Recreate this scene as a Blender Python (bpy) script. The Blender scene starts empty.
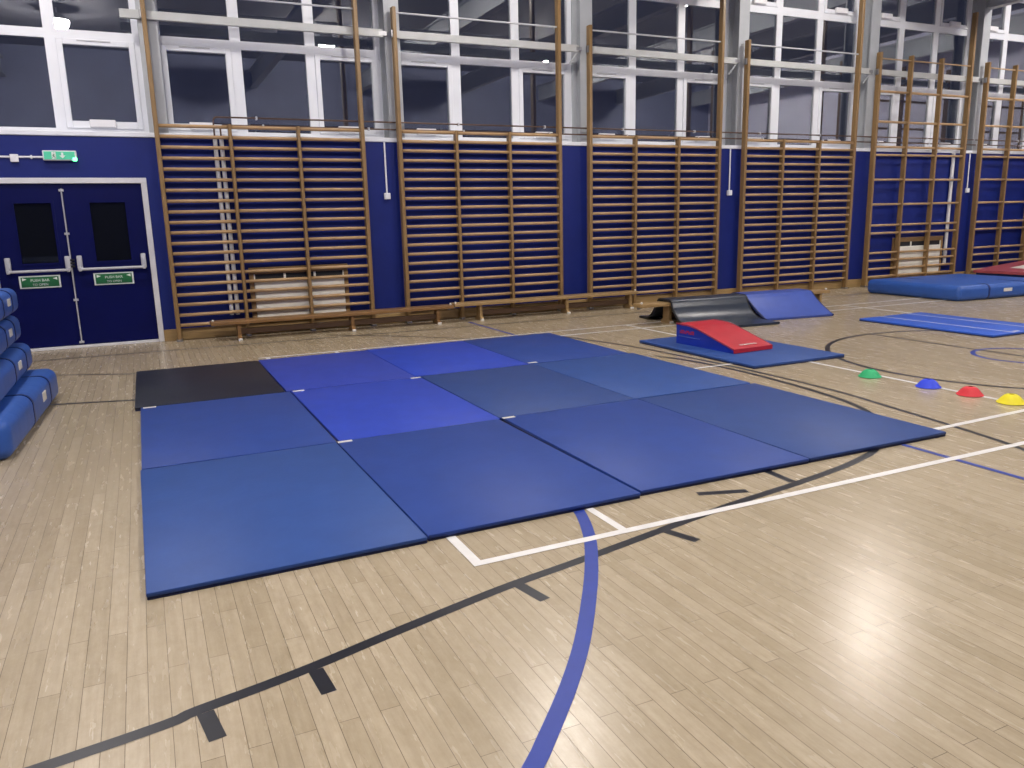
import bpy, bmesh, math, random
from mathutils import Vector, Matrix
random.seed(7)
PI = math.pi
S = bpy.context.scene
COL = S.collection

# ------------------------------------------------------------------ helpers
def lin(h):
    h = h.lstrip('#')
    out = []
    for i in (0, 2, 4):
        c = int(h[i:i+2], 16) / 255
        out.append(c / 12.92 if c <= .04045 else ((c + .055) / 1.055) ** 2.4)
    return (*out, 1)

def newmat(name):
    m = bpy.data.materials.new(name); m.use_nodes = True
    nt = m.node_tree
    return m, nt, nt.nodes['Principled BSDF']

def mat(name, hexc, rough=.5, metal=0, noise=.0, nscale=8, bump=0, bscale=60, spec=.5, stretch=(1, 1, 1), coat=0):
    """plain procedural material: base colour varied by noise, optional fine bump"""
    m, nt, p = newmat(name)
    c = lin(hexc)
    p.inputs['Roughness'].default_value = rough
    p.inputs['Metallic'].default_value = metal
    p.inputs['Specular IOR Level'].default_value = spec
    p.inputs['Coat Weight'].default_value = coat
    tc = nt.nodes.new('ShaderNodeTexCoord')
    mp = nt.nodes.new('ShaderNodeMapping'); mp.inputs['Scale'].default_value = stretch
    nt.links.new(tc.outputs['Object'], mp.inputs['Vector'])
    nz = nt.nodes.new('ShaderNodeTexNoise'); nz.inputs['Scale'].default_value = nscale
    nz.inputs['Detail'].default_value = 4
    nt.links.new(mp.outputs['Vector'], nz.inputs['Vector'])
    rp = nt.nodes.new('ShaderNodeValToRGB')
    rp.color_ramp.elements[0].position = .3; rp.color_ramp.elements[1].position = .7
    rp.color_ramp.elements[0].color = tuple(v * (1 - noise) for v in c[:3]) + (1,)
    rp.color_ramp.elements[1].color = tuple(min(1, v * (1 + noise)) for v in c[:3]) + (1,)
    nt.links.new(nz.outputs['Fac'], rp.inputs['Fac'])
    nt.links.new(rp.outputs['Color'], p.inputs['Base Color'])
    if bump:
        b = nt.nodes.new('ShaderNodeTexNoise'); b.inputs['Scale'].default_value = bscale; b.inputs['Detail'].default_value = 3
        nt.links.new(mp.outputs['Vector'], b.inputs['Vector'])
        bp = nt.nodes.new('ShaderNodeBump'); bp.inputs['Strength'].default_value = bump; bp.inputs['Distance'].default_value = .01
        nt.links.new(b.outputs['Fac'], bp.inputs['Height'])
        nt.links.new(bp.outputs['Normal'], p.inputs['Normal'])
    return m

def emat(name, hexc, strength):
    m, nt, p = newmat(name)
    p.inputs['Base Color'].default_value = lin(hexc)
    p.inputs['Emission Color'].default_value = lin(hexc)
    p.inputs['Emission Strength'].default_value = strength
    return m

def box(bm, x0, x1, y0, y1, z0, z1, bev=0, seg=1, mtx=None):
    vs = [bm.verts.new((x, y, z)) for z in (z0, z1) for y in (y0, y1) for x in (x0, x1)]
    fs = [bm.faces.new([vs[i] for i in f]) for f in
          ((0, 2, 3, 1), (4, 5, 7, 6), (0, 1, 5, 4), (2, 6, 7, 3), (0, 4, 6, 2), (1, 3, 7, 5))]
    if mtx is not None:
        for v in vs: v.co = mtx @ v.co
    if bev:
        es = list({e for f in fs for e in f.edges})
        bmesh.ops.bevel(bm, geom=es, offset=bev, segments=seg, profile=.5, affect='EDGES')
    return bm

def tube(bm, pts, r, n=10, rz=None, cap=True):
    """round (or oval) tube along pts"""
    pts = [Vector(p) for p in pts]
    rings = []
    up = Vector((0, 0, 1))
    for i, p in enumerate(pts):
        d = (pts[min(i + 1, len(pts) - 1)] - pts[max(i - 1, 0)]).normalized()
        a = up if abs(d.dot(up)) < .95 else Vector((0, 1, 0))
        u = d.cross(a).normalized(); w = u.cross(d).normalized()
        ra = r; rb = rz if rz else r
        rings.append([bm.verts.new(p + u * ra * math.cos(2 * PI * k / n) + w * rb * math.sin(2 * PI * k / n)) for k in range(n)])
    for a, b in zip(rings, rings[1:]):
        for k in range(n):
            f = bm.faces.new((a[k], a[(k + 1) % n], b[(k + 1) % n], b[k])); f.smooth = True
    if cap:
        bm.faces.new(rings[0][::-1]); bm.faces.new(rings[-1])
    return bm

def lathe(bm, prof, n=24, c=(0, 0, 0), mtx=None):
    """profile (r,z) round the z axis"""
    rings = []
    for r, z in prof:
        if r < 1e-6: rings.append([bm.verts.new((c[0], c[1], c[2] + z))])
        else: rings.append([bm.verts.new((c[0] + r * math.cos(2 * PI * k / n), c[1] + r * math.sin(2 * PI * k / n), c[2] + z)) for k in range(n)])
    for a, b in zip(rings, rings[1:]):
        for k in range(n):
            q = (k + 1) % n
            if len(a) == 1 and len(b) == 1: continue
            if len(a) == 1: f = bm.faces.new((a[0], b[k], b[q]))
            elif len(b) == 1: f = bm.faces.new((a[k], a[q], b[0]))
            else: f = bm.faces.new((a[k], a[q], b[q], b[k]))
            f.smooth = True
    if mtx is not None:
        for rg in rings:
            for v in rg: v.co = mtx @ v.co
    return bm

def slab(bm, prof, x0, x1, nx=1, t=.035):
    """a thick sheet: prof = [(y,z)...] is the upper skin, extruded along x and thickened t downwards along the normal"""
    P = [Vector((0, y, z)) for y, z in prof]
    low = []
    for i, p in enumerate(P):
        d = (P[min(i + 1, len(P) - 1)] - P[max(i - 1, 0)]).normalized()
        nrm = Vector((0, -d.z, d.y))
        if nrm.z < 0: nrm = -nrm
        low.append(p - nrm * t)
    xs = [x0 + (x1 - x0) * k / nx for k in range(nx + 1)]
    T = [[bm.verts.new((x, p.y, p.z)) for p in P] for x in xs]
    B = [[bm.verts.new((x, p.y, p.z)) for p in low] for x in xs]
    for k in range(nx):
        for i in range(len(P) - 1):
            f = bm.faces.new((T[k][i], T[k + 1][i], T[k + 1][i + 1], T[k][i + 1])); f.smooth = True
            f = bm.faces.new((B[k][i], B[k][i + 1], B[k + 1][i + 1], B[k + 1][i])); f.smooth = True
        bm.faces.new((T[k][0], B[k][0], B[k + 1][0], T[k + 1][0]))
        bm.faces.new((T[k][-1], T[k + 1][-1], B[k + 1][-1], B[k][-1]))
    for i in range(len(P) - 1):
        bm.faces.new((T[0][i], T[0][i + 1], B[0][i + 1], B[0][i]))
        bm.faces.new((T[-1][i], B[-1][i], B[-1][i + 1], T[-1][i + 1]))
    return bm

def prism(bm, outline, x0, x1):
    """closed (y,z) outline extruded along x"""
    a = [bm.verts.new((x0, y, z)) for y, z in outline]
    b = [bm.verts.new((x1, y, z)) for y, z in outline]
    n = len(a)
    bm.faces.new(a); bm.faces.new(b[::-1])
    for i in range(n):
        bm.faces.new((a[i], b[i], b[(i + 1) % n], a[(i + 1) % n]))
    return bm

def smooth_by_angle(me, ang=35):
    me.polygons.foreach_set('use_smooth', [True] * len(me.polygons))
    try: me.set_sharp_from_angle(angle=math.radians(ang))
    except Exception: pass

def obj(name, bm, m, parent=None, smooth=True):
    bmesh.ops.recalc_face_normals(bm, faces=bm.faces[:])
    me = bpy.data.meshes.new(name); bm.to_mesh(me); bm.free()
    me.materials.append(m)
    if smooth: smooth_by_angle(me)
    o = bpy.data.objects.new(name, me); COL.objects.link(o)
    if parent: o.parent = parent
    return o

def add(name, me, parent, loc=(0, 0, 0)):
    o = bpy.data.objects.new(name, me); COL.objects.link(o); o.parent = parent; o.location = loc
    return o

def bx(name, m, parent, x0, x1, y0, y1, z0, z1, bev=0, seg=1):
    return obj(name, box(bmesh.new(), x0, x1, y0, y1, z0, z1, bev, seg), m, parent)

def tag(o, label, cat, group=None):
    o['label'] = label; o['category'] = cat
    if group: o['group'] = group
    return o

def thing(name, label, cat, loc=(0, 0, 0), rz=0, group=None):
    o = bpy.data.objects.new(name, None); COL.objects.link(o)
    o.empty_display_size = .1
    o.location = loc; o.rotation_euler = (0, 0, rz)
    return tag(o, label, cat, group)

def struct(name, o=None, label=None, cat=None, loc=(0, 0, 0)):
    if o is None:
        o = bpy.data.objects.new(name, None); COL.objects.link(o); o.location = loc
    o['kind'] = 'structure'
    if label: o['label'] = label
    if cat: o['category'] = cat
    return o

def text_mesh(body, size, name, m, parent, loc, rot, extrude=.0006, align='CENTER'):
    cu = bpy.data.curves.new(name, 'FONT'); cu.body = body; cu.size = size; cu.extrude = extrude
    cu.align_x = align; cu.align_y = 'CENTER'
    t = bpy.data.objects.new(name, cu); COL.objects.link(t)
    dg = bpy.context.evaluated_depsgraph_get(); dg.update()
    me = bpy.data.meshes.new_from_object(t.evaluated_get(dg))
    COL.objects.unlink(t); bpy.data.objects.remove(t)
    me.materials.clear(); me.materials.append(m)
    o = bpy.data.objects.new(name, me); COL.objects.link(o); o.parent = parent
    o.location = loc; o.rotation_euler = rot
    return o

# ------------------------------------------------------------------ materials
M = {}
M['wall_blue'] = mat('wall_blue_paint', '#0f216e', .5, noise=.08, nscale=3, bump=.08, bscale=30, spec=.3)
M['door_blue'] = mat('door_navy_paint', '#030a4a', .45, noise=.08, nscale=3, spec=.15)
M['wall_pale'] = mat('wall_pale_paint', '#e6e6fc', .6, noise=.05, nscale=3)
M['wall_far'] = mat('slate_wall_paint', '#7d839e', .6, noise=.1, nscale=2)
M['upvc'] = mat('white_window_plastic', '#e2e5ec', .35, noise=.02, nscale=5)
M['trim'] = mat('white_gloss_paint', '#d9d9dc', .35, noise=.04, nscale=5)
M['steel_paint'] = mat('grey_white_steel_paint', '#a9adb2', .45, noise=.05, nscale=4)
M['rail_paint'] = mat('white_rail_paint', '#b6b8b8', .45, noise=.06, nscale=5)
M['ceiling'] = mat('ceiling_board', '#77787f', .8, noise=.05, nscale=2)
M['wood'] = mat('varnished_beech_posts', '#866a43', .4, noise=.16, nscale=9, stretch=(6, 6, .6))
M['rung'] = mat('varnished_beech_rungs', '#b09068', .36, noise=.14, nscale=9, stretch=(.6, 6, 6))
M['bench'] = mat('varnished_bench_wood', '#83613a', .38, noise=.2, nscale=8, stretch=(.5, 7, 7))
M['bench_pale'] = mat('pale_bench_wood', '#9c8056', .38, noise=.18, nscale=8, stretch=(.5, 7, 7))
M['bench_dark'] = mat('dark_bench_wood', '#4a3420', .45, noise=.2, nscale=8, stretch=(.5, 7, 7))
M['skirt'] = mat('varnished_skirting', '#9c8156', .35, noise=.16, nscale=8, stretch=(.5, 7, 7))
M['rubber_white'] = mat('white_rubber', '#d8d5cf', .5)
M['rubber_black'] = mat('black_rubber', '#15151a', .55)
M['metal'] = mat('dull_steel', '#9a9a9e', .35, metal=1)
M['silver'] = mat('silver_paint', '#b9bac0', .35, noise=.03)
M['copper'] = mat('dull_copper', '#5c463a', .45, metal=.4, noise=.1)
M['white_pipe'] = mat('white_pipe_paint', '#d9d9da', .45, noise=.04)
M['white_plastic'] = mat('white_plastic', '#e6e6ea', .4)
M['heater'] = mat('cream_heater_enamel', '#dedbd0', .4, noise=.04)
M['dark'] = mat('dark_grille', '#14151c', .6)
M['sign_green'] = mat('sign_green', '#1c6b3e', .4, noise=.03)
M['sign_white'] = mat('sign_white', '#e8eee9', .45)
M['line_white'] = mat('court_paint_white', '#e2e0dd', .3, noise=.05, nscale=14)
M['line_black'] = mat('court_paint_black', '#1a1c24', .34, noise=.12, nscale=14)
M['line_blue'] = mat('court_paint_blue', '#243b93', .45, noise=.08, nscale=14)
M['exit'] = emat('exit_panel_green', '#3ea07e', .7)
M['exit_glow'] = emat('exit_led_green', '#58f090', 7.0)
M['lamp_front'] = emat('lamp_face', '#fff7ef', 430)
M['lamp_wall'] = emat('lamp_face_dimmer', '#fff7ef', 200)

def vinyl(name, hexc, rough=.5, bump=.12, bscale=14, noise=.07):
    return mat(name, hexc, rough, noise=noise, nscale=5, bump=bump, bscale=bscale, spec=.38)
M['v_navy'] = vinyl('navy_mat_vinyl', '#284a8c')
M['v_navy2'] = vinyl('deep_navy_mat_vinyl', '#22408a')
M['v_navy3'] = vinyl('slate_navy_mat_vinyl', '#26427e')
M['v_royal'] = vinyl('royal_mat_vinyl', '#2742ad')
M['v_royal2'] = vinyl('royal_mat_vinyl_worn', '#2c3fa0')
M['v_black'] = vinyl('near_black_mat_vinyl', '#1c1f2c', .4)
M['v_side'] = vinyl('navy_mat_edge', '#18234f')
M['v_blacksheet'] = vinyl('black_rubber_sheet', '#2b3341', .3, .25, 3)
M['v_slope'] = vinyl('blue_slope_vinyl', '#3f56a8', .35)
M['v_flat'] = vinyl('bright_blue_mat_vinyl', '#2f5cc4', .4)
M['v_crash'] = vinyl('crash_mat_vinyl', '#3058a6', .4, .3, 9)
M['v_crash_side'] = vinyl('crash_mat_band', '#16265c', .4)
M['v_red'] = vinyl('red_vinyl', '#b82a36', .3)
M['v_redpad'] = vinyl('dull_red_vinyl', '#a04a55', .4)
M['v_wedgeside'] = vinyl('royal_wedge_vinyl', '#1f38a6', .32)
M['v_white'] = vinyl('white_vinyl', '#d8d4cc', .45)
M['seam'] = vinyl('pale_seam', '#5f78b8', .5)

# glass: clear pane, the night is outside
m, nt, p = newmat('window_glass')
p.inputs['Base Color'].default_value = (.75, .8, .86, 1)
p.inputs['Roughness'].default_value = .0
p.inputs['Transmission Weight'].default_value = 1
p.inputs['IOR'].default_value = 2.25
M['glass'] = m
m, nt, p = newmat('door_glass')
p.inputs['Base Color'].default_value = (.006, .007, .009, 1)
p.inputs['Specular IOR Level'].default_value = .3
p.inputs['Roughness'].default_value = .03
M['door_glass'] = m

# floor: narrow maple strips running towards the wall bars
def floor_material():
    m, nt, p = newmat('maple_strip_floor')
    N = nt.nodes; L = nt.links
    tc = N.new('ShaderNodeTexCoord')
    mp = N.new('ShaderNodeMapping'); mp.inputs['Rotation'].default_value = (0, 0, PI / 2)
    L.new(tc.outputs['Object'], mp.inputs['Vector'])
    br = N.new('ShaderNodeTexBrick')
    br.inputs['Scale'].default_value = 1
    br.inputs['Brick Width'].default_value = .92
    br.inputs['Row Height'].default_value = .066
    br.inputs['Mortar Size'].default_value = .0013
    br.inputs['Mortar Smooth'].default_value = .3
    br.inputs['Color1'].default_value = (.0, .0, .0, 1)
    br.inputs['Color2'].default_value = (1, 1, 1, 1)
    br.inputs['Mortar'].default_value = (.5, .5, .5, 1)
    br.offset = .37; br.offset_frequency = 2
    L.new(mp.outputs['Vector'], br.inputs['Vector'])
    # grain: noise stretched along the strips
    mg = N.new('ShaderNodeMapping'); mg.inputs['Scale'].default_value = (38, 2.2, 1)
    L.new(tc.outputs['Object'], mg.inputs['Vector'])
    ng = N.new('ShaderNodeTexNoise'); ng.inputs['Scale'].default_value = 1; ng.inputs['Detail'].default_value = 6; ng.inputs['Roughness'].default_value = .65
    L.new(mg.outputs['Vector'], ng.inputs['Vector'])
    # blotches
    nb = N.new('ShaderNodeTexNoise'); nb.inputs['Scale'].default_value = 1; nb.inputs['Detail'].default_value = 7; nb.inputs['Roughness'].default_value = .72
    mb = N.new('ShaderNodeMapping'); mb.inputs['Scale'].default_value = (26, 13, 1)
    L.new(tc.outputs['Object'], mb.inputs['Vector']); L.new(mb.outputs['Vector'], nb.inputs['Vector'])
    base = N.new('ShaderNodeValToRGB')
    base.color_ramp.elements[0].color = lin('#a5977e'); base.color_ramp.elements[1].color = lin('#b3a58d')
    L.new(br.outputs['Color'], base.inputs['Fac'])
    g = N.new('ShaderNodeValToRGB')
    g.color_ramp.elements[0].position = .34; g.color_ramp.elements[1].position = .68
    g.color_ramp.elements[0].color = (.88, .87, .84, 1); g.color_ramp.elements[1].color = (1.06, 1.06, 1.05, 1)
    L.new(ng.outputs['Fac'], g.inputs['Fac'])
    b = N.new('ShaderNodeValToRGB')
    b.color_ramp.elements[0].position = .36; b.color_ramp.elements[1].position = .62
    b.color_ramp.elements[0].color = (.93, .92, .9, 1); b.color_ramp.elements[1].color = (1.04, 1.04, 1.05, 1)
    L.new(nb.outputs['Fac'], b.inputs['Fac'])
    m1 = N.new('ShaderNodeMix'); m1.data_type = 'RGBA'; m1.blend_type = 'MULTIPLY'; m1.inputs['Factor'].default_value = 1
    L.new(base.outputs['Color'], m1.inputs['A']); L.new(g.outputs['Color'], m1.inputs['B'])
    m2 = N.new('ShaderNodeMix'); m2.data_type = 'RGBA'; m2.blend_type = 'MULTIPLY'; m2.inputs['Factor'].default_value = 1
    L.new(m1.outputs['Result'], m2.inputs['A']); L.new(b.outputs['Color'], m2.inputs['B'])
    # dark joints
    m3 = N.new('ShaderNodeMix'); m3.data_type = 'RGBA'
    m3.inputs['B'].default_value = lin('#6e614d')
    L.new(br.outputs['Fac'], m3.inputs['Factor']); L.new(m2.outputs['Result'], m3.inputs['A'])
    # scuffs
    mu = N.new('ShaderNodeMapping'); mu.inputs['Scale'].default_value = (2.6, 1.6, 1); mu.inputs['Rotation'].default_value = (0, 0, .6)
    L.new(tc.outputs['Object'], mu.inputs['Vector'])
    sc = N.new('ShaderNodeTexNoise'); sc.inputs['Scale'].default_value = 11; sc.inputs['Detail'].default_value = 8; sc.inputs['Roughness'].default_value = .75
    sc.inputs['Distortion'].default_value = 1.4
    L.new(mu.outputs['Vector'], sc.inputs['Vector'])
    sr = N.new('ShaderNodeValToRGB')
    sr.color_ramp.elements[0].position = .50; sr.color_ramp.elements[1].position = .72
    sr.color_ramp.elements[0].color = (0, 0, 0, 1); sr.color_ramp.elements[1].color = (.19, .19, .19, 1)
    L.new(sc.outputs['Fac'], sr.inputs['Fac'])
    m4 = N.new('ShaderNodeMix'); m4.data_type = 'RGBA'; m4.inputs['B'].default_value = lin('#c2b6a0')
    L.new(sr.outputs['Color'], m4.inputs['Factor']); L.new(m3.outputs['Result'], m4.inputs['A'])
    L.new(m4.outputs['Result'], p.inputs['Base Color'])
    # gloss
    rr = N.new('ShaderNodeMapRange'); rr.inputs['To Min'].default_value = .2; rr.inputs['To Max'].default_value = .32
    mr = N.new('ShaderNodeMapping'); mr.inputs['Scale'].default_value = (30, 5, 1); mr.inputs['Rotation'].default_value = (0, 0, .25)
    nr = N.new('ShaderNodeTexNoise'); nr.inputs['Scale'].default_value = 1; nr.inputs['Detail'].default_value = 5
    L.new(tc.outputs['Object'], mr.inputs['Vector']); L.new(mr.outputs['Vector'], nr.inputs['Vector'])
    L.new(nr.outputs['Fac'], rr.inputs['Value']); L.new(rr.outputs['Result'], p.inputs['Roughness'])
    bp = N.new('ShaderNodeBump'); bp.inputs['Strength'].default_value = .3; bp.inputs['Distance'].default_value = .002
    iv = N.new('ShaderNodeMath'); iv.operation = 'SUBTRACT'; iv.inputs[0].default_value = 1
    L.new(br.outputs['Fac'], iv.inputs[1])
    ad = N.new('ShaderNodeMath'); ad.operation = 'MULTIPLY_ADD'; ad.inputs[1].default_value = .06
    L.new(nb.outputs['Fac'], ad.inputs[0]); L.new(iv.outputs['Value'], ad.inputs[2])
    L.new(ad.outputs['Value'], bp.inputs['Height']); L.new(bp.outputs['Normal'], p.inputs['Normal'])
    return m
M['floor'] = floor_material()

# ------------------------------------------------------------------ the room
XL, XR, YF, YB = -3.3, 20.4, -1.9, 11.45     # inner faces; YB = face of the blue wall
YG = 11.78                                    # window plane
ZC = 6.3
floor = struct('floor', bx('floor', M['floor'], None, XL, XR, YF, YB + .45, -.1, 0), 'maple strip sports hall floor with court markings', 'floor')
struct('ceiling', bx('ceiling', M['ceiling'], None, XL - .2, XR + .2, YF - .2, YB + .6, ZC, ZC + .1), 'ceiling of the hall', 'ceiling')
DX0, DX1, DZ = -1.60, .107, 2.062             # door opening
bm = bmesh.new()
box(bm, XL - .2, DX0 - .02, YB, YB + .45, 0, 2.63)
box(bm, DX1 + .02, XR + .2, YB, YB + .45, 0, 2.63)
box(bm, DX0 - .02, DX1 + .02, YB, YB + .45, DZ + .02, 2.63)
struct('wall_back', obj('wall_back', bm, M['wall_blue']), 'blue painted lower wall behind the wall bars', 'wall')
struct('wall_top', bx('wall_top', M['wall_pale'], None, XL - .2, XR + .2, YB + .2, YB + .45, 5.9, ZC), 'pale wall strip above the windows', 'wall')
def side_wall(name, x0, x1, lab):
    w = struct(name, None, lab, 'wall')
    bx('lower_wall', M['wall_blue'], w, x0, x1, YF - .2, YB + .45, 0, 2.63)
    bx('upper_wall', M['wall_pale'], w, x0, x1, YF - .2, YB + .45, 2.63, ZC)
side_wall('wall_left', XL - .2, XL, 'left end wall of the hall')
side_wall('wall_right', XR, XR + .2, 'right end wall of the hall')
w = struct('wall_front', None, 'long wall behind the camera', 'wall')
bx('lower_wall', M['wall_blue'], w, XL - .2, XR + .2, YF - .2, YF, 0, 2.63)
bx('upper_wall', M['wall_far'], w, XL - .2, XR + .2, YF - .2, YF, 2.63, ZC)
# skirting: one piece each side of the door
for i, (a, b) in enumerate(((XL, DX0 - .1), (DX1 + .068, XR))):
    struct('', bx('baseboard_back', M['skirt'], None, a, b, YB - .028, YB, 0, .155, .006), 'varnished wooden skirting board along the blue wall', 'skirting')
# window ledge nosing
struct('', bx('trim_1', M['upvc'], None, XL, XR, YB - .02, YG - .04, 2.63, 2.69, .008), 'white window ledge on top of the blue wall', 'ledge')

# steel columns between the windows, and the rafters they carry
PX = 3.172; C0 = 1.96
cols = [C0 + PX * (k - .5) + .02 for k in range(-1, 8)]
n = 2
for k, x in enumerate(cols):
    if x < XL + .2 or x > XR - .2: continue
    bm = bmesh.new()
    box(bm, x - .11, x + .11, YB, YB + .03, 2.69, 6.0)          # front flange
    box(bm, x - .02, x + .02, YB + .03, YG - .07, 2.69, 6.0)     # web
    box(bm, x - .11, x + .11, YG - .07, YG - .04, 2.69, 6.0)
    if k == 1: pass
    struct('', obj('trim_%d' % n, bm, M['steel_paint'], smooth=False), 'grey painted steel column between two windows', 'column'); n += 1
    bm = bmesh.new()
    box(bm, x - .09, x + .09, YF, YB, 5.47, 5.50)
    box(bm, x - .015, x + .015, YF, YB, 5.50, 5.93)
    box(bm, x - .09, x + .09, YF, YB, 5.93, 5.96)
    struct('', obj('trim_%d' % n, bm, M['steel_paint'], smooth=False), 'grey steel rafter spanning the hall', 'rafter'); n += 1

# ------------------------------------------------------------------ windows
def make_window(idx, c):
    w = struct('window_%d' % idx, None, 'white framed window bay above the wall bars', 'window', (c, YG, 0))
    Z0, Z1 = 2.69, 5.90
    H = PX / 2
    y0, y1 = -.035, .035
    bm = bmesh.new()
    box(bm, -H, -1.42, y0 - .01, y1, Z0, Z1); box(bm, 1.42, H, y0 - .01, y1, Z0, Z1)      # jambs
    box(bm, -1.42, 1.42, y0, y1, Z0, 2.755); box(bm, -1.42, 1.42, y0, y1, 5.80, Z1)
    for x in (-.498, .498): box(bm, x - .068, x + .068, y0, y1, 2.755, 5.80)
    for a, b in ((-1.42, -.566), (-.43, .43), (.566, 1.42)):
        box(bm, a, b, y0, y1, 3.82, 3.93); box(bm, a, b, y0, y1, 5.01, 5.15)
    obj('frame', bm, M['upvc'], w, smooth=False)
    def pane(par, a, b, z0, z1):
        bx('pane', M['glass'], par, a, b, -.008, .008, z0, z1)
    def sash(a, b, z0, z1, t, side):
        bm = bmesh.new()
        box(bm, a, a + t, y0 - .02, y1 - .02, z0, z1, .005); box(bm, b - t, b, y0 - .02, y1 - .02, z0, z1, .005)
        box(bm, a + t, b - t, y0 - .02, y1 - .02, z0, z0 + t + .02, .005); box(bm, a + t, b - t, y0 - .02, y1 - .02, z1 - t, z1, .005)
        s = obj('sash', bm, M['upvc'], w)
        pane(s, a + t, b - t, z0 + t + .02, z1 - t)
        xm = (a + b) / 2 - .03
        bx('opener_box', M['white_plastic'], s, xm - .15, xm + .15, y0 - .075, y0 - .021, z0 + .012, z0 + .105, .008)
        if z0 < 3: bx('trickle_vent', M['silver'], s, xm - .18, xm + .2, y0 - .031, y0 - .021, z1 - .028, z1 - .012, .003)
    tt = .07
    sash(-1.435, -.566 + .0, 2.755, 3.825, tt, 0); sash(.55, 1.435, 2.755, 3.825, tt, 1)
    sash(-1.42, -.566, 5.13, 5.80, .055, 0); sash(.566, 1.42, 5.13, 5.80, .055, 1)
    pane(w, -.43, .43, 2.755, 3.82)
    for a, b in ((-1.42, -.566), (-.43, .43), (.566, 1.42)): pane(w, a, b, 3.93, 5.01)
    pane(w, -.43, .43, 5.15, 5.80)
    return w
for i, k in enumerate(range(-1, 6)):
    make_window(i + 1, C0 + PX * k)

# ------------------------------------------------------------------ door
def make_door():
    d = struct('door_1', None, 'navy double fire door with white frame and push bars', 'door')
    yf = YB + .02
    bm = bmesh.new()
    box(bm, DX0 - .068, DX0, YB - .02, YB + .1, 0, DZ, .004); box(bm, DX1, DX1 + .068, YB - .02, YB + .1, 0, DZ, .004)
    box(bm, DX0 - .068, DX1 + .068, YB - .02, YB + .1, DZ, DZ + .068, .004)
    obj('door_frame', bm, M['trim'], d)
    bx('threshold', M['trim'], d, DX0 + .002, DX1 - .002, YB - .015, YB + .1, .0, .035, .004)
    xm = -.792
    for (a, b, g0, g1, s0, s1, h0, h1) in ((DX0 + .004, xm - .003, -1.345, -.925, -1.397, -.945, -1.515, -.808),
                                         (xm + .003, DX1 - .004, -.523, -.095, -.572, -.108, -.735, .062)):
        bm = bmesh.new()
        z0, z1 = .04, DZ - .004
        gz0, gz1 = 1.085, 1.84
        box(bm, a, g0, yf, yf + .045, z0, z1); box(bm, g1, b, yf, yf + .045, z0, z1)
        box(bm, g0, g1, yf, yf + .045, z0, gz0); box(bm, g0, g1, yf, yf + .045, gz1, z1)
        leaf = obj('door_leaf', bm, M['door_blue'], d, smooth=False)
        bm = bmesh.new()
        for q in ((g0 - .018, g0 + .012, gz0 - .018, gz1 + .018), (g1 - .012, g1 + .018, gz0 - .018, gz1 + .018)):
            box(bm, q[0], q[1], yf - .008, yf, q[2], q[3])
        box(bm, g0 + .012, g1 - .012, yf - .008, yf, gz0 - .018, gz0 + .012); box(bm, g0 + .012, g1 - .012, yf - .008, yf, gz1 - .012, gz1 + .018)
        obj('glazing_bead', bm, M['door_blue'], leaf, smooth=False)
        bx('vision_pane', M['door_glass'], leaf, g0, g1, yf + .015, yf + .022, gz0, gz1)
        # panic bar
        bm = bmesh.new()
        tube(bm, [(h0 + .02, yf - .1, 1.005), (h1 - .02, yf - .1, 1.005)], .017, 10)
        for hx in (h0 + .03, h1 - .03):
            box(bm, hx - .03, hx + .03, yf - .055, yf - .001, .99, 1.175, .012, 2)
            box(bm, hx - .018, hx + .018, yf - .12, yf - .05, .98, 1.03, .006)
        o = obj('push_bar', bm, M['silver'], leaf); o['label'] = 'silver push bar'
        # sign
        sg = bx('door_sign', M['sign_white'], leaf, s0, s1, yf - .006, yf - .0005, .79, .945, .002)
        sg['label'] = 'green and white push bar sign'
        bx('sign_panel', M['sign_green'], sg, s0 + .02, s1 - .02, yf - .0075, yf - .006, .805, .93)
        cx = (s0 + s1) / 2
        text_mesh('PUSH BAR', .046, 'lettering', M['sign_white'], sg, (cx, yf - .008, .886), (PI / 2, 0, 0))
        text_mesh('TO OPEN', .04, 'lettering', M['sign_white'], sg, (cx, yf - .008, .833), (PI / 2, 0, 0))
        bm = bmesh.new()
        for sx, s in ((s0 + .035, 1), (s1 - .035, -1)):
            vs = [bm.verts.new((sx, yf - .0082, .922)), bm.verts.new((sx + s * .05, yf - .0082, .905)), bm.verts.new((sx, yf - .0082, .885))]
            ws = [bm.verts.new(v.co + Vector((0, .0006, 0))) for v in vs]
            bm.faces.new(vs); bm.faces.new(ws[::-1])
            for i in range(3): bm.faces.new((vs[i], ws[i], ws[(i + 1) % 3], vs[(i + 1) % 3]))
        obj('arrow', bm, M['sign_white'], sg, smooth=False)
    # vertical bolt rod at the meeting edge
    bm = bmesh.new()
    tube(bm, [(xm - .012, yf - .02, .07), (xm - .012, yf - .02, 2.0)], .0085, 8)
    for z in (.075, .62, 1.45, 1.98): box(bm, xm - .04, xm + .016, yf - .03, yf, z - .014, z + .014, .003)
    o = obj('bolt_rod', bm, M['silver'], d); o['label'] = 'silver vertical bolt rod'
    bm = bmesh.new()
    for z in (1.03, 1.07, 1.11): box(bm, xm - .03, xm + .03, yf - .045, yf - .001, z, z + .025, .004)
    obj('lock_case', bm, M['dark'], d)
make_door()

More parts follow.
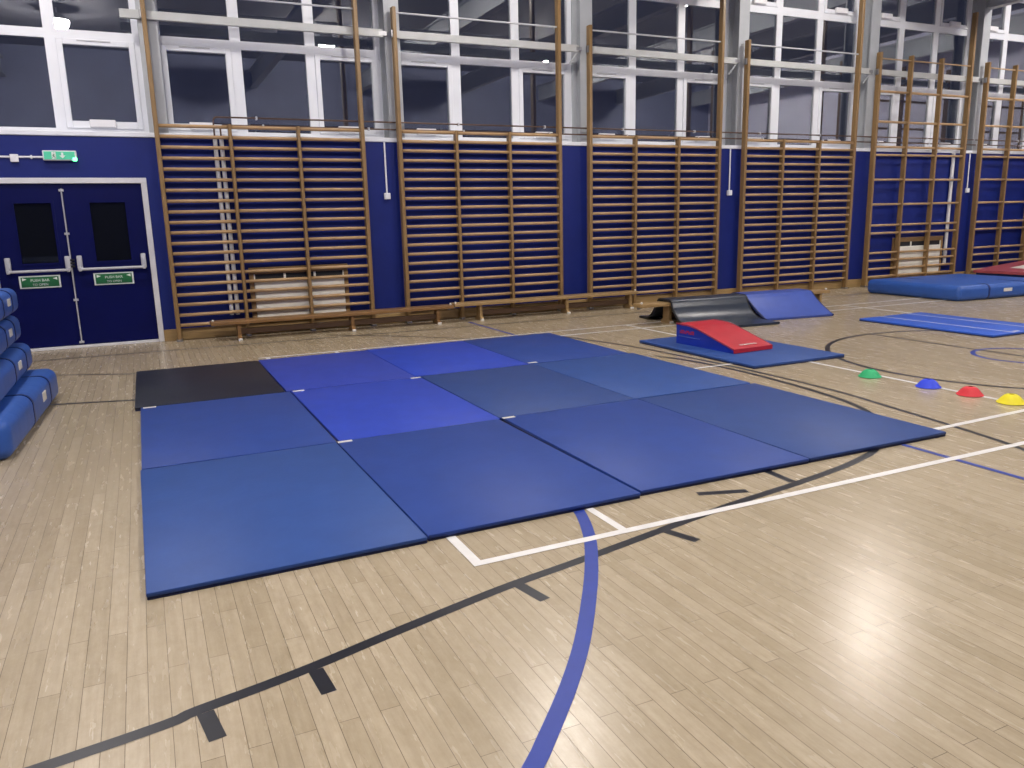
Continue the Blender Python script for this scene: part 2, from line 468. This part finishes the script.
# exit sign box with its conduit
t = thing('exit_sign', 'green and white running man exit sign above the blue double door', 'sign', (-.762, YB, 2.392))
bx('case', M['white_plastic'], t, -.183, .183, -.075, 0, -.058, .058, .006)
bx('sign_face', M['exit'], t, -.168, .165, -.079, -.075, -.046, .046)
bm = bmesh.new()   # door frame and running figure
box(bm, -.085, -.04, -.082, -.0795, -.04, .04)
obj('door_symbol', bm, M['sign_white'], t)
bm = bmesh.new()
for a, b in (((-.062, .012), (-.066, -.008)), ((-.066, -.008), (-.05, -.018)), ((-.05, -.018), (-.052, -.036)), ((-.066, -.008), (-.078, -.03)), ((-.062, .01), (-.046, .0)), ((-.062, .01), (-.077, -.002))):
    tube(bm, [(a[0], -.083, a[1]), (b[0], -.083, b[1])], .0035, 6)
lathe(bm, [(0, -.006), (.006, 0), (0, .006)], 8, (-.058, -.083, .026))
obj('running_figure', bm, M['sign_green'], t)
bm = bmesh.new()   # down arrow
pts = [(-.012, .034), (.012, .034), (.012, .0), (.034, .0), (0, -.036), (-.034, .0), (-.012, .0)]
vs = [bm.verts.new((x + .03, -.0825, z)) for x, z in pts]; ws = [bm.verts.new((x + .03, -.0795, z)) for x, z in pts]
bm.faces.new(vs); bm.faces.new(ws[::-1])
for i in range(7): bm.faces.new((vs[i], ws[i], ws[(i + 1) % 7], vs[(i + 1) % 7]))
obj('arrow', bm, M['sign_white'], t, smooth=False)
bx('indicator_light', M['exit_glow'], t, .135, .184, -.085, -.06, -.066, -.022, .008)
t = thing('cable_conduit', 'white conduit with junction box running into the exit sign', 'conduit', (-1.0, YB, 2.375))
bm = bmesh.new(); tube(bm, [(-2.2, -.0123, 0), (.054, -.0123, 0)], .0125, 10); obj('conduit', bm, M['white_plastic'], t)
bx('junction_box', M['white_plastic'], t, -.292, -.205, -.045, 0, -.062, .03, .005)
bm = bmesh.new(); box(bm, -.08, -.06, -.03, 0, -.022, .022, .003); obj('clip', bm, M['white_plastic'], t)

# ------------------------------------------------------------------ wall bars
YP = 11.335    # centre of the posts
POSTS = [(.357, 3.013), (3.558, 6.172), (6.73, 9.332), (9.903, 12.562), (13.105, 15.707), (16.235, 18.89)]
CLOSE = [.213 + .1346 * k for k in range(19)] + [2.768]
OPEN = [.193, .347, .514, .662, 1.053, 1.207, 1.613, 2.086, 2.556, 2.706, 3.177, 3.729]
names = ['close-runged wall bars right beside the blue double door',
         'close-runged wall bars behind the meeting ends of the two low benches',
         'close-runged wall bars behind the right end of the paler bench',
         'close-runged wall bars directly behind the blue slope mat',
         'wooden climbing frame with few widely spaced rungs directly behind the blue crash mat',
         'wooden climbing frame with few widely spaced rungs, at the right edge behind the red pad']
rung_cache = {}
def rung_mesh(Lg):
    key = round(Lg, 3)
    if key not in rung_cache:
        bm = bmesh.new(); tube(bm, [(-Lg / 2, 0, 0), (Lg / 2, 0, 0)], .021, 14, .0225)
        bmesh.ops.recalc_face_normals(bm, faces=bm.faces[:])
        me = bpy.data.meshes.new('rung'); bm.to_mesh(me); bm.free(); me.materials.append(M['rung'])
        rung_cache[key] = me
    return rung_cache[key]
for i, (xa, xb) in enumerate(POSTS):
    opened = i >= 4
    t = thing('wall_bars', names[i], 'wall bars', (xa, YP, 0), 0, 'wall bars along the blue wall')
    W = xb - xa
    xs = [0, W / 3, 2 * W / 3, W]
    tops = [4.43, 4.42 if opened else 2.80, 4.42 if opened else 2.80, 5.34]
    for k, (x, z) in enumerate(zip(xs, tops)):
        hw = .027 if k in (0, 3) else .021
        o = bx('post', M['wood'], t, x - hw, x + hw, -.052, .052, .012, z, .006)
        bx('foot_bracket', M['metal'], o, x - hw - .012, x + hw + .012, -.056, .056, 0, .028, .003)
    zs = OPEN if opened else CLOSE
    for k in range(3):
        Lg = xs[k + 1] - xs[k] - (.049 if k != 1 else .043)
        xm = (xs[k] + xs[k + 1]) / 2 + (.003 if k == 0 else -.003 if k == 2 else 0)
        me = rung_mesh(Lg)
        for z in zs: add('rung', me, t, (xm, -.012, z + random.uniform(-.003, .003)))
    if opened:
        for k in range(3):
            Lg = xs[k + 1] - xs[k] - .047
            bm = bmesh.new(); tube(bm, [(-Lg / 2, 0, 0), (Lg / 2, 0, 0)], .013, 10)
            o = obj('top_rod', bm, M['rung'], t); o.location = ((xs[k] + xs[k + 1]) / 2, -.012, 4.32)
    else:
        bm = bmesh.new(); tube(bm, [(.02, 0, 4.36), (W - .02, 0, 4.36)], .013, 10)
        o = obj('top_rod', bm, M['silver'], t); o['label'] = 'pale metal rod'
    # hinge plate to the wall rail
    bx('hinge_plate', M['metal'], t, -.05, -.02, -.03, .03, 4.03, 4.13, .003)
# rails on the columns that carry the bars
for i, (xa, xb) in enumerate(POSTS):
    a = xa - (.27 if i == 0 else .0 if i < 5 else .0)
    b = min(xb + .40, XR - .3)
    where = ['starting beside the double door', 'across the second window bay from the door', 'across the third window bay from the door',
             'above the blue slope', 'above the blue crash mat', 'at the right edge above the red pad'][i]
    t = thing('support_rail', 'white horizontal rail holding wall bars, ' + where, 'rail', (a, 11.42, 4.09), 0, 'white rails behind the wall bars')
    bx('rail', M['rail_paint'], t, 0, b - a, -.029, .025, -.05, .052, .004)
    bm = bmesh.new()
    box(bm, b - a - .05, b - a + .06, -.03, .028, -.03, .03, .004)
    obj('end_bracket', bm, M['metal'], t)
    if i in (1, 2, 3):
        bm = bmesh.new()
        tube(bm, [(b - a - .01, .0, -.05), (b - a - .14, .02, -.22)], .014, 8)
        obj('brace', bm, M['steel_paint'], t)

# ------------------------------------------------------------------ pipes, switches, heaters
def pipe(label, x0, z, xend):
    t = thing('heating_pipe', label, 'pipe', (x0, 11.40, 0), 0, 'heating pipes above the wall bars')
    bm = bmesh.new()
    pts = [(0, 0, 2.64), (0, 0, z - .05)] + [(.05 - .05 * math.cos(a), 0, z - .05 + .05 * math.sin(a)) for a in (PI / 8, PI / 4, 3 * PI / 8)] + [(.05, 0, z), (xend - x0, 0, z)]
    tube(bm, pts, .011, 10); obj('copper_run', bm, M['copper'], t)
    bm = bmesh.new(); tube(bm, [(0, 0, .3), (0, 0, 2.64)], .027, 12)
    o = obj('white_riser', bm, M['white_pipe'], t); o['label'] = 'white painted riser'
    for k in range(12):
        x = .55 + k * 1.45
        if x + x0 > xend: break
        bm = bmesh.new(); box(bm, x - .012, x + .012, -.016, .03, z - .022, z + .022, .003)
        obj('pipe_clip', bm, M['silver'], t)
pipe('upper thin copper heating pipe along the window sill', 1.055, 2.90, 17.9)
pipe('lower thin copper heating pipe along the window sill', 1.135, 2.80, 17.9)
t = thing('heating_riser', 'thick white vertical pipe beside the heater behind the open climbing frame', 'pipe', (15.52, 11.405, 0))
bm = bmesh.new(); tube(bm, [(0, 0, .34), (0, 0, 2.63)], .034, 12); obj('riser', bm, M['white_pipe'], t)
for z in (.6, 2.1):
    bm = bmesh.new(); tube(bm, [(0, 0, z - .05), (0, 0, z + .05)], .042, 12); obj('coupling', bm, M['silver'], t)
for x, lab in ((3.36, 'white socket box on a conduit between first and second wall bars from door'), (9.68, 'white socket box on a conduit just left of the wall bars behind the blue slope'), (16.08, 'white socket box on a conduit right of the open climbing frame')):
    t = thing('wall_socket', lab, 'socket', (x, YB, 1.87), 0, 'socket boxes on the blue wall')
    bx('box', M['white_plastic'], t, -.045, .045, -.045, 0, -.045, .045, .006)
    bx('face_plate', M['white_plastic'], t, -.04, .04, -.052, -.045, -.04, .04, .003)
    bm = bmesh.new(); tube(bm, [(0, -.014, .045), (0, -.014, .76)], .0125, 10); obj('conduit', bm, M['white_plastic'], t)
def heater(label, x0, x1, ztop):
    t = thing('wall_heater', label, 'heater', (x0, YB, 0), 0, 'heaters behind the wall bars')
    W = x1 - x0
    bx('casing', M['heater'], t, .06, W - .06, -.055, -.03, .17, ztop - .18, .01)
    bx('back_panel', M['dark'], t, .06, W - .06, -.03, 0, .17, ztop - .04)
    bm = bmesh.new()
    box(bm, 0, W, -.06, 0, ztop - .035, ztop, .004); box(bm, 0, .055, -.05, 0, .157, ztop - .035); box(bm, W - .055, W, -.05, 0, .157, ztop - .035)
    box(bm, .055, W - .055, -.045, -.032, ztop - .09, ztop - .035)
    obj('wooden_surround', bm, M['wood'], t)
    bm = bmesh.new()
    for k in range(4):
        x = .06 + (W - .12) * (k + .0) / 3
        box(bm, max(.06, x - .015), min(W - .06, x + .015), -.045, -.03, ztop - .18, ztop - .09)
    obj('grille_stay', bm, M['heater'], t)
heater('white heater with wooden surround behind the wall bars nearest the door', 1.33, 2.70, .925)
heater('white heater with wooden surround behind the open climbing frame', 13.95, 15.42, .945)

# ------------------------------------------------------------------ benches
def bench(label, x0, x1, y0, y1, h, m_seat, legs):
    t = thing('bench', label, 'bench', (x0, y0, 0), 0, 'low gymnastic benches')
    L = x1 - x0; W = y1 - y0
    bx('seat', m_seat, t, 0, L, 0, W, h - .048, h, .006, 2)
    bx('balance_rail', M['bench_dark'], t, legs[0] - x0, legs[-1] - x0, W / 2 - .03, W / 2 + .03, .075, .15, .005)
    for lx in legs:
        x = lx - x0
        prof = [(.0, 0), (W, 0), (W, .03), (W - .05, .06), (W - .05, h - .049), (.05, h - .049), (.05, .06), (0, .03)]
        bm = bmesh.new(); prism(bm, prof, x - .022, x + .022)
        lg = obj('leg', bm, m_seat, t, smooth=False)
        bx('rubber_foot', M['rubber_white'], lg, x - .026, x + .026, -.008, .03, 0, .03, .004)
    for e in (.03, L - .03):
        bm = bmesh.new(); lathe(bm, [(0, .03), (.014, .026), (.018, .012), (.012, 0)], 10, (e, .06, h)); obj('knob', bm, M['rubber_white'], t)
        bx('hook', M['metal'], t, e - .025, e + .015, W / 2 - .02, W / 2 + .02, h - .075, h - .05, .003)
bench('long low wooden bench under the wall bars nearest the door', .74, 4.13, 10.90, 11.14, .268, M['bench'], (1.09, 2.62, 3.9))
bench('long low paler wooden bench right of the first bench, ending by the black sheet', 4.16, 7.42, 10.93, 11.17, .282, M['bench_pale'], (4.6, 6.1, 7.3))
bench('low wooden bench draped with the black and blue sheets', 6.2, 9.72, 9.04, 9.28, .30, M['bench_pale'], (6.71, 8.1, 9.58))

# ------------------------------------------------------------------ gym mats in the rectangle
MW, ML, MT = 1.221, 1.862, .033
def gym_mat(label, cx, cy, rz, m, group=None, w=MW, l=ML, t=MT, tabs=()):
    o = thing('gym_mat', label, 'gym mat', (cx, cy, 0), rz, group)
    bx('base_sheet', M['v_side'], o, -w / 2 + .002, w / 2 - .002, -l / 2 + .002, l / 2 - .002, 0, .012, .003)
    bx('cover', m, o, -w / 2, w / 2, -l / 2, l / 2, .012, t, .006, 2)
    for (x, y) in tabs:
        q = bx('hook_tab', M['rubber_white'], o, x - .05, x + .05, y - .018, y + .018, t - .002, t + .003, .001)
        q['label'] = 'white hook tab'
    return o
g = 'mats laid as one big blue rectangle'
hw, hl = MW / 2, ML / 2
e = .05
gm = [
 ('slate navy mat at the front left corner of the big rectangle', .474, 4.277, .008, 'v_navy', []),
 ('navy mat in the front row, second from the left', 1.703, 4.302, .008, 'v_navy2', [(-hw + .05, hl - .03)]),
 ('navy mat in the front row, third from the left', 2.955, 4.327, -.008, 'v_navy2', [(-hw + .04, hl - .03)]),
 ('navy mat at the front right corner of the big rectangle', 4.183, 4.322, -.006, 'v_navy3', []),
 ('navy mat in the middle row, directly in front of the near-black mat', .474, 6.157, .0, 'v_navy2', [(-hw + .07, hl - .03)]),
 ('bright royal blue mat in the middle row, directly behind the second front mat', 1.712, 6.17, .004, 'v_royal', [(-hw + .06, hl - .03), (hw - .055, hl - .03)]),
 ('navy mat in the middle row, right of the bright royal mat', 2.943, 6.20, .0, 'v_navy3', []),
 ('slate navy mat at the right end of the middle row', 4.17, 6.212, .0, 'v_navy', []),
 ('near-black mat at the back left corner of the big rectangle', .436, 8.04, -.006, 'v_black', []),
 ('royal blue mat in the back row, right beside the near-black mat', 1.672, 8.055, .0, 'v_royal2', []),
 ('royal blue mat in the back row, second right of the near-black mat', 2.90, 8.09, .0, 'v_royal', []),
 ('dark navy mat at the back right corner of the big rectangle', 4.128, 8.10, .0, 'v_navy2', [(-hw + .06, -hl + .03)]),
]
for lab, cx, cy, rz, m, tabs in gm: gym_mat(lab, cx, cy, rz, M[m], g, tabs=tabs)

# mat with the red and blue wedge
gym_mat('single navy mat under the red and blue wedge', 5.955, 6.855, .004, M['v_navy'], None, 1.225, 1.98, .035)
t = thing('foam_wedge', 'red topped blue foam wedge standing on the single navy mat', 'wedge', (5.88, 6.985, .0355), .055)
W = .56
def top(y):                                 # y from -.48 (front) to .46 (back)
    s = (y + .48) / .94
    a = .045 + .262 * s
    k = .03
    d = (a - .232) / k
    return a if d < -8 else .232 if d > 8 else .232 - k * .5 * math.log(1 + math.exp(-2 * d))
ys = [-.48 + .94 * k / 16 for k in range(17)]
prof = [(y, top(y)) for y in ys]
bm = bmesh.new(); prism(bm, [(-.478, 0)] + [(.46, 0)] + [(y, z - .012) for y, z in prof[::-1]], -W / 2 + .004, W / 2 - .004)
body = obj('wedge_body', bm, M['v_wedgeside'], t)
bm = bmesh.new(); slab(bm, prof, -W / 2, W / 2, 4, .012)
box(bm, -W / 2, W / 2, -.49, -.478, .004, .048)
o = obj('top_cover', bm, M['v_red'], t); o['label'] = 'red top cover'
bm = bmesh.new()                            # welted seam along each upper edge
bm.free()
for sx in (-1, 1):
    bm = bmesh.new(); tube(bm, [(sx * W / 2, y, z + .001) for y, z in prof], .005, 6)
    obj('piping', bm, M['v_redpad'], t)
bm = bmesh.new()                            # worn red lettering, too small to read in the photo
random.seed(3)
for k in range(6):
    y = .40 - k * .042
    box(bm, -W / 2 + .0015, -W / 2 + .0045, y - .032, y - .022, .125, .165)
    box(bm, -W / 2 + .0015, -W / 2 + .0045, y - .022, y - .0, .155 if k % 2 else .125, .165 if k % 2 else .135)
    box(bm, -W / 2 + .0015, -W / 2 + .0045, y - .010, y - .0, .125 if k % 3 else .14, .155)
obj('logo_print', bm, M['v_red'], body, smooth=False)['label'] = 'red lettering on the blue side'
bx('small_print', M['seam'], body, -W / 2 + .0015, -W / 2 + .0045, .06, .42, .088, .094)
bm = bmesh.new()
for k in range(5): box(bm, -.12 + k * .05, -.085 + k * .05, -.42, -.385, top(-.40) + .001, top(-.385) + .002)
obj('printed_mark', bm, M['v_white'], t, smooth=False)['label'] = 'white print near the low end'

# sheets draped over the bench
def drape(name, label, x0, x1, m, prof, edge, rz=0):
    o = thing(name, label, 'mat', (x0, 9.16, 0), rz)
    P = [(y - 9.16, z) for y, z in prof]
    bm = bmesh.new(); slab(bm, P, 0, x1 - x0, 6, .03); obj('sheet', bm, m, o)
    for x in (.004, x1 - x0 - .004):
        bm = bmesh.new(); tube(bm, [(x, y, z - .012) for y, z in P], .014, 6)
        obj('edge_binding', bm, edge, o)
    return o
def curve(ctrl, n=28):
    """Catmull-Rom through (y,z) points"""
    out = []
    c = [ctrl[0]] + list(ctrl) + [ctrl[-1]]
    for i in range(1, len(c) - 2):
        for k in range(6):
            s = k / 6
            q = []
            for d in (0, 1):
                a, b_, c_, d_ = c[i - 1][d], c[i][d], c[i + 1][d], c[i + 2][d]
                q.append(.5 * (2 * b_ + (c_ - a) * s + (2 * a - 5 * b_ + 4 * c_ - d_) * s * s + (3 * b_ - a - 3 * c_ + d_) * s ** 3))
            out.append(tuple(q))
    out.append(tuple(ctrl[-1]))
    return out
top_z = .335
drape('draped_mat', 'glossy black rubber sheet draped over the bench, left of the blue slope', 6.66, 7.92, M['v_blacksheet'],
      curve([(8.24, .033), (8.44, .034), (8.60, .038), (8.73, .066), (8.84, .130), (8.93, .225), (9.0, top_z), (9.16, .342), (9.32, top_z), (9.40, .23), (9.52, .10), (9.64, .045), (9.86, .033)]), M['rubber_black'], -.075)
drape('draped_mat', 'blue folding mat draped over the bench as a slope, right of the black sheet', 7.99, 9.17, M['v_slope'],
      curve([(8.49, .032), (8.56, .058), (8.76, .165), (8.92, .275), (9.0, top_z), (9.16, .342), (9.32, top_z), (9.42, .22), (9.58, .10), (9.74, .033)]), M['v_side'], -.1)

# flat bright blue mat with white lines
t = gym_mat('flat bright blue mat with two white stripes, in front of the blue crash mat', 9.59, 6.84, 0.0, M['v_flat'], None, 1.235, 1.93, .034)
for x in (-.21, .34):
    q = bx('stripe', M['v_white'], t, x - .012, x + .012, -.955, .955, .0335, .0352); q['label'] = 'white stripe'
for x, y in ((-.1, -.9), (.25, -.82)):
    q = bx('hook_tab', M['rubber_white'], t, x - .05, x + .05, y - .018, y + .018, .033, .037, .001); q['label'] = 'white hook tab'

# crash mats
def crash(name, label, x0, x1, y0, y1, z0, z1, face, straps, lab_pos, rz=0, group=None, m='v_crash'):
    cx, cy = (x0 + x1) / 2, (y0 + y1) / 2
    t = thing(name, label, 'crash mat', (cx, cy, z0), rz, group)
    a, b, h = (x1 - x0) / 2, (y1 - y0) / 2, z1 - z0
    bm = bmesh.new()
    box(bm, -a, a, -b, b, 0, h)
    bmesh.ops.subdivide_edges(bm, edges=bm.edges[:], cuts=1, use_grid_fill=True)
    for v in bm.verts:                       # soft bulge of the foam
        if abs(v.co.z - h) < 1e-5 and abs(v.co.x) < a * .9 and abs(v.co.y) < b * .9: v.co.z += .02
    es = [e for e in bm.edges if len(e.link_faces) == 2 and e.calc_face_angle(0) > .8]
    bmesh.ops.bevel(bm, geom=es, offset=min(.085, h * .33), segments=5, profile=.5, affect='EDGES')
    obj('cover', bm, M[m], t)
    for s in straps:
        bm = bmesh.new(); gp = .004
        if face == 'x': box(bm, -a - gp, a + gp, s - .018, s + .018, 0, h + gp)
        else: box(bm, s - .018, s + .018, -b - gp, b + gp, 0, h + gp)
        ax = 1 if face == 'x' else 0
        es = [e for e in bm.edges if abs((e.verts[0].co - e.verts[1].co)[ax]) > .02]
        bmesh.ops.bevel(bm, geom=es, offset=min(.085, h * .33), segments=5, profile=.5, affect='EDGES')
        q = obj('strap', bm, M['v_crash_side'], t)
        q['label'] = 'dark strap seam'
    if lab_pos is not None:
        if face == 'x': q = bx('printed_label', M['v_white'], t, a - .01, a + .004, lab_pos - .075, lab_pos + .075, h * .45, h * .72, .002)
        else: q = bx('printed_label', M['v_white'], t, lab_pos - .1, lab_pos + .1, -b - .004, -b + .01, h * .45, h * .68, .002)
        q['label'] = 'white printed label'
    return t
crash('crash_mat', 'thick blue crash mat in front of the open climbing frame', 12.11, 14.49, 8.46, 10.42, 0, .255, 'y', (-.5, .4), -.06, -.06)
pg = 'crash mats piled at the left edge'
crash('crash_mat', 'blue crash mat at the bottom of the pile at the left edge', -2.25, -.855, 5.99, 8.19, 0, .282, 'x', (-.2, .62), .3, -.05, pg)
crash('crash_mat', 'blue crash mat second from the bottom of the left pile', -2.37, -.975, 5.95, 8.09, .305, .540, 'x', (.05, .68), .3, -.01, pg)
crash('crash_mat', 'blue crash mat third from the bottom of the left pile', -2.43, -1.02, 5.93, 8.09, .562, .785, 'x', (.2, .68), .44, 0, pg)
crash('crash_mat', 'blue crash mat on top of the pile at the left edge', -2.42, -1.01, 5.95, 8.09, .806, 1.02, 'x', (.2, .68), .5, 0, pg)
# red pad at the right edge
t = thing('landing_pad', 'red landing pad with white panel at right edge, behind the blue crash mat', 'pad', (16.9, 10.2, 0))
bm = bmesh.new(); prism(bm, [(-1.15, 0), (1.15, 0), (1.15, .34), (-1.15, .18)], -.62, .62)
for v in bm.verts: v.co = Vector((v.co.y, v.co.x, v.co.z))
obj('base', bm, M['v_crash_side'], t)
bm = bmesh.new(); slab(bm, [(-1.2, .235), (-.6, .29), (0, .335), (.6, .375), (1.2, .41)], -.65, .65, 2, .05)
for v in bm.verts: v.co = Vector((v.co.y, v.co.x, v.co.z))
o = obj('pad_top', bm, M['v_redpad'], t); o['label'] = 'red top'
bm = bmesh.new(); slab(bm, [(-.75, .276), (-.6, .292), (0, .337), (.6, .377), (1.0, .40)], -.56, .2, 1, .004)
for v in bm.verts: v.co = Vector((v.co.y, v.co.x, v.co.z))
o = obj('white_panel', bm, M['v_white'], t); o['label'] = 'white panel'

# ------------------------------------------------------------------ marker cones
for x, y, c, nm in ((5.975, 5.035, '#1fa86b', 'green'), (6.03, 4.475, '#2440d8', 'blue'), (6.045, 4.105, '#d02432', 'red'), (6.055, 3.77, '#e6d816', 'yellow')):
    t = thing('marker_cone', nm + ' saucer marker cone on the white court line', 'marker cone', (x, y, .0029), 0, 'row of saucer markers')
    pr = [(.100, 0), (.102, .003), (.098, .006), (.086, .018), (.070, .039), (.052, .057), (.036, .066), (.022, .069), (.020, .067), (.034, .063), (.050, .053), (.068, .035), (.083, .015), (.094, .002)]
    bm = bmesh.new(); lathe(bm, pr + [pr[0]], 28)
    obj('dome', bm, mat('plastic_' + nm, c, .6, noise=.03), t)

# ------------------------------------------------------------------ painted court lines (in the floor's varnish)
RB = [0]
def ribbon(bm, pts, w, z):
    RB[0] += 1; z += .00004 * (RB[0] % 14)   # each painted strip a hair above the one it crosses
    P = [Vector((x, y, 0)) for x, y in pts]
    L = []; R = []
    for i, p in enumerate(P):
        d = (P[min(i + 1, len(P) - 1)] - P[max(i - 1, 0)]).normalized()
        nrm = Vector((-d.y, d.x, 0)) * w / 2
        L.append(bm.verts.new((p.x + nrm.x, p.y + nrm.y, z))); R.append(bm.verts.new((p.x - nrm.x, p.y - nrm.y, z)))
    for i in range(len(P) - 1): bm.faces.new((L[i], R[i], R[i + 1], L[i + 1]))
def circ(cx, cy, r, a0=0, a1=360, n=64):
    return [(cx + r * math.cos(math.radians(a0 + (a1 - a0) * k / n)), cy + r * math.sin(math.radians(a0 + (a1 - a0) * k / n))) for k in range(n + 1)]
def spl(pts): return curve(pts)
bm = bmesh.new(); LW = .048; z = .0022
ribbon(bm, [(1.19, 3.03), (6.1, 3.045), (14.2, 3.05)], LW, z)
ribbon(bm, [(1.215, 3.03), (1.20, 9.27)], LW, z)
ribbon(bm, [(1.995, 3.04), (1.99, 9.27)], LW * .9, z)
ribbon(bm, [(4.6, 3.53), (6.1, 3.575), (14.2, 3.6)], LW, z)
ribbon(bm, [(2.0, 6.16), (6.05, 6.2)], LW * .9, z)
ribbon(bm, [(6.09, 9.29), (6.075, 3.6)], LW, z)
ribbon(bm, [(1.1, 9.29), (6.1, 9.28), (14.2, 9.28)], LW * .9, z)
ribbon(bm, [(4.6, 8.89), (6.1, 8.885), (14.2, 8.80)], LW * .9, z)
ribbon(bm, [(10.25, 9.28), (10.19, 3.6)], LW, z)
ribbon(bm, [(14.2, 9.28), (14.2, 3.05)], LW, z)
o = obj('white_markings', bm, M['line_white'], floor, smooth=False); o['label'] = 'white court lines'
bm = bmesh.new(); z = .0006
LB = .052
A = [(-3.2, 2.00), (-.417, 2.366), (.016, 2.45), (.34, 2.52), (.731, 2.632), (1.206, 2.760), (1.631, 2.846), (2.073, 2.942), (2.433, 3.02), (2.80, 3.09), (3.215, 3.155), (3.649, 3.24), (3.9, 3.31), (4.126, 3.40), (4.5, 3.66), (4.82, 4.0), (5.0, 4.37), (5.1, 4.85), (5.15, 5.35), (5.17, 5.87), (5.12, 6.5), (4.98, 7.0)]
ribbon(bm, spl(A), LB, z)
ribbon(bm, spl([(4.80, 8.9), (4.98, 8.3), (5.12, 7.67), (5.225, 6.7), (5.275, 5.7), (5.25, 4.74), (5.14, 4.02), (5.05, 3.48), (4.93, 2.97), (4.6, 2.0), (4.2, 1.2)]), .042, z)
for a, b in (((.03, 2.425), (.054, 2.268)), ((.392, 2.508), (.405, 2.352)), ((1.288, 2.757), (1.325, 2.59)), ((2.17, 2.938), (2.23, 2.775)), ((2.63, 3.285), (2.9, 3.195)), ((3.235, 3.42), (3.224, 3.186))):
    ribbon(bm, [a, b], .052, z)
ribbon(bm, circ(8.10, 5.07, 1.80), LB, z)
ribbon(bm, [(8.1, 6.86), (8.09, -1.5)], LB * .8, z)
ribbon(bm, [(-2.6, 10.62), (.56, 10.53), (3.5, 10.46), (11, 10.4), (17.5, 10.35)], .04, z)
ribbon(bm, [(-2.2, 10.05), (-.9, 9.39), (-.2, 9.03), (.5, 8.7)], .036, z)
ribbon(bm, [(-2.2, 8.15), (-.82, 7.79), (-.19, 7.61), (2.6, 6.9)], .045, z)
ribbon(bm, spl([(2.2, 10.75), (2.36, 10.63), (3.1, 10.0), (3.95, 9.1), (4.2, 8.8)]), .036, z)
ribbon(bm, [(14.0, 8.6), (12.6, 7.0), (11.8, 6.2)], .036, z)
o = obj('black_markings', bm, M['line_black'], floor, smooth=False); o['label'] = 'black court lines'
bm = bmesh.new(); z = .0014
ribbon(bm, spl([(1.99, 3.7), (1.93, 3.371), (1.816, 3.075), (1.68, 2.824), (1.525, 2.576), (1.30, 2.251), (1.112, 2.02), (.925, 1.818), (.835, 1.728), (.5, 1.42), (.1, 1.15)]), .06, z)
ribbon(bm, [(4.36, 10.9), (4.375, 3.46), (4.385, -1.0)], .04, z)
ribbon(bm, circ(8.14, 5.0, .45, n=40), .048, z)
o = obj('blue_markings', bm, M['line_blue'], floor, smooth=False); o['label'] = 'blue court lines'

# ------------------------------------------------------------------ hall lamps
for k, x in enumerate((-1.1, 4.85, 10.95, 16.9)):
    for j, y in enumerate((2.45, 8.9)):
        t = thing('ceiling_lamp', 'round hall lamp hanging from the ceiling', 'lamp', (x, y, 6.03), 0, 'hall ceiling lamps')
        bm = bmesh.new(); lathe(bm, [(.02, .3), (.02, .16), (.10, .14), (.16, .08), (.27, .0), (.26, -.005), (.15, .07), (0, .08)], 24); obj('shade', bm, M['silver'], t)
        prof = [(.235 * math.sin(a), -.235 * math.cos(a)) for a in [PI / 2 * q / 7 for q in range(8)]]
        prof[0] = (0, -.235)
        bm = bmesh.new(); lathe(bm, prof + [(.2, .02), (0, .05)], 24); obj('diffuser', bm, M['lamp_front'] if j == 0 else M['lamp_wall'], t)
# night outside
wd = bpy.data.worlds.new('night'); S.world = wd; wd.use_nodes = True
bg = wd.node_tree.nodes['Background']; bg.inputs['Color'].default_value = (.016, .020, .045, 1); bg.inputs['Strength'].default_value = .8

# ------------------------------------------------------------------ camera
cd = bpy.data.cameras.new('camera'); cam = bpy.data.objects.new('camera', cd); COL.objects.link(cam)
cd.sensor_width = 36; cd.lens = 783.835 / 1024 * 36; cd.clip_start = .05
pitch, roll, yaw = math.radians(11.89169), math.radians(-1.35836), math.radians(24.86494)
F = Vector((math.sin(yaw) * math.cos(pitch), math.cos(yaw) * math.cos(pitch), -math.sin(pitch)))
R = Vector((math.cos(yaw), -math.sin(yaw), 0)); U = R.cross(F)
R2 = math.cos(roll) * R + math.sin(roll) * U; U2 = -math.sin(roll) * R + math.cos(roll) * U
cam.matrix_world = Matrix(((R2.x, U2.x, -F.x, 0), (R2.y, U2.y, -F.y, 0), (R2.z, U2.z, -F.z, 1.5028), (0, 0, 0, 1)))
S.camera = cam
vs = S.view_settings
vs.view_transform = 'Standard'; vs.look = 'None'; vs.gamma = 1; vs.use_curve_mapping = False; vs.exposure = 0
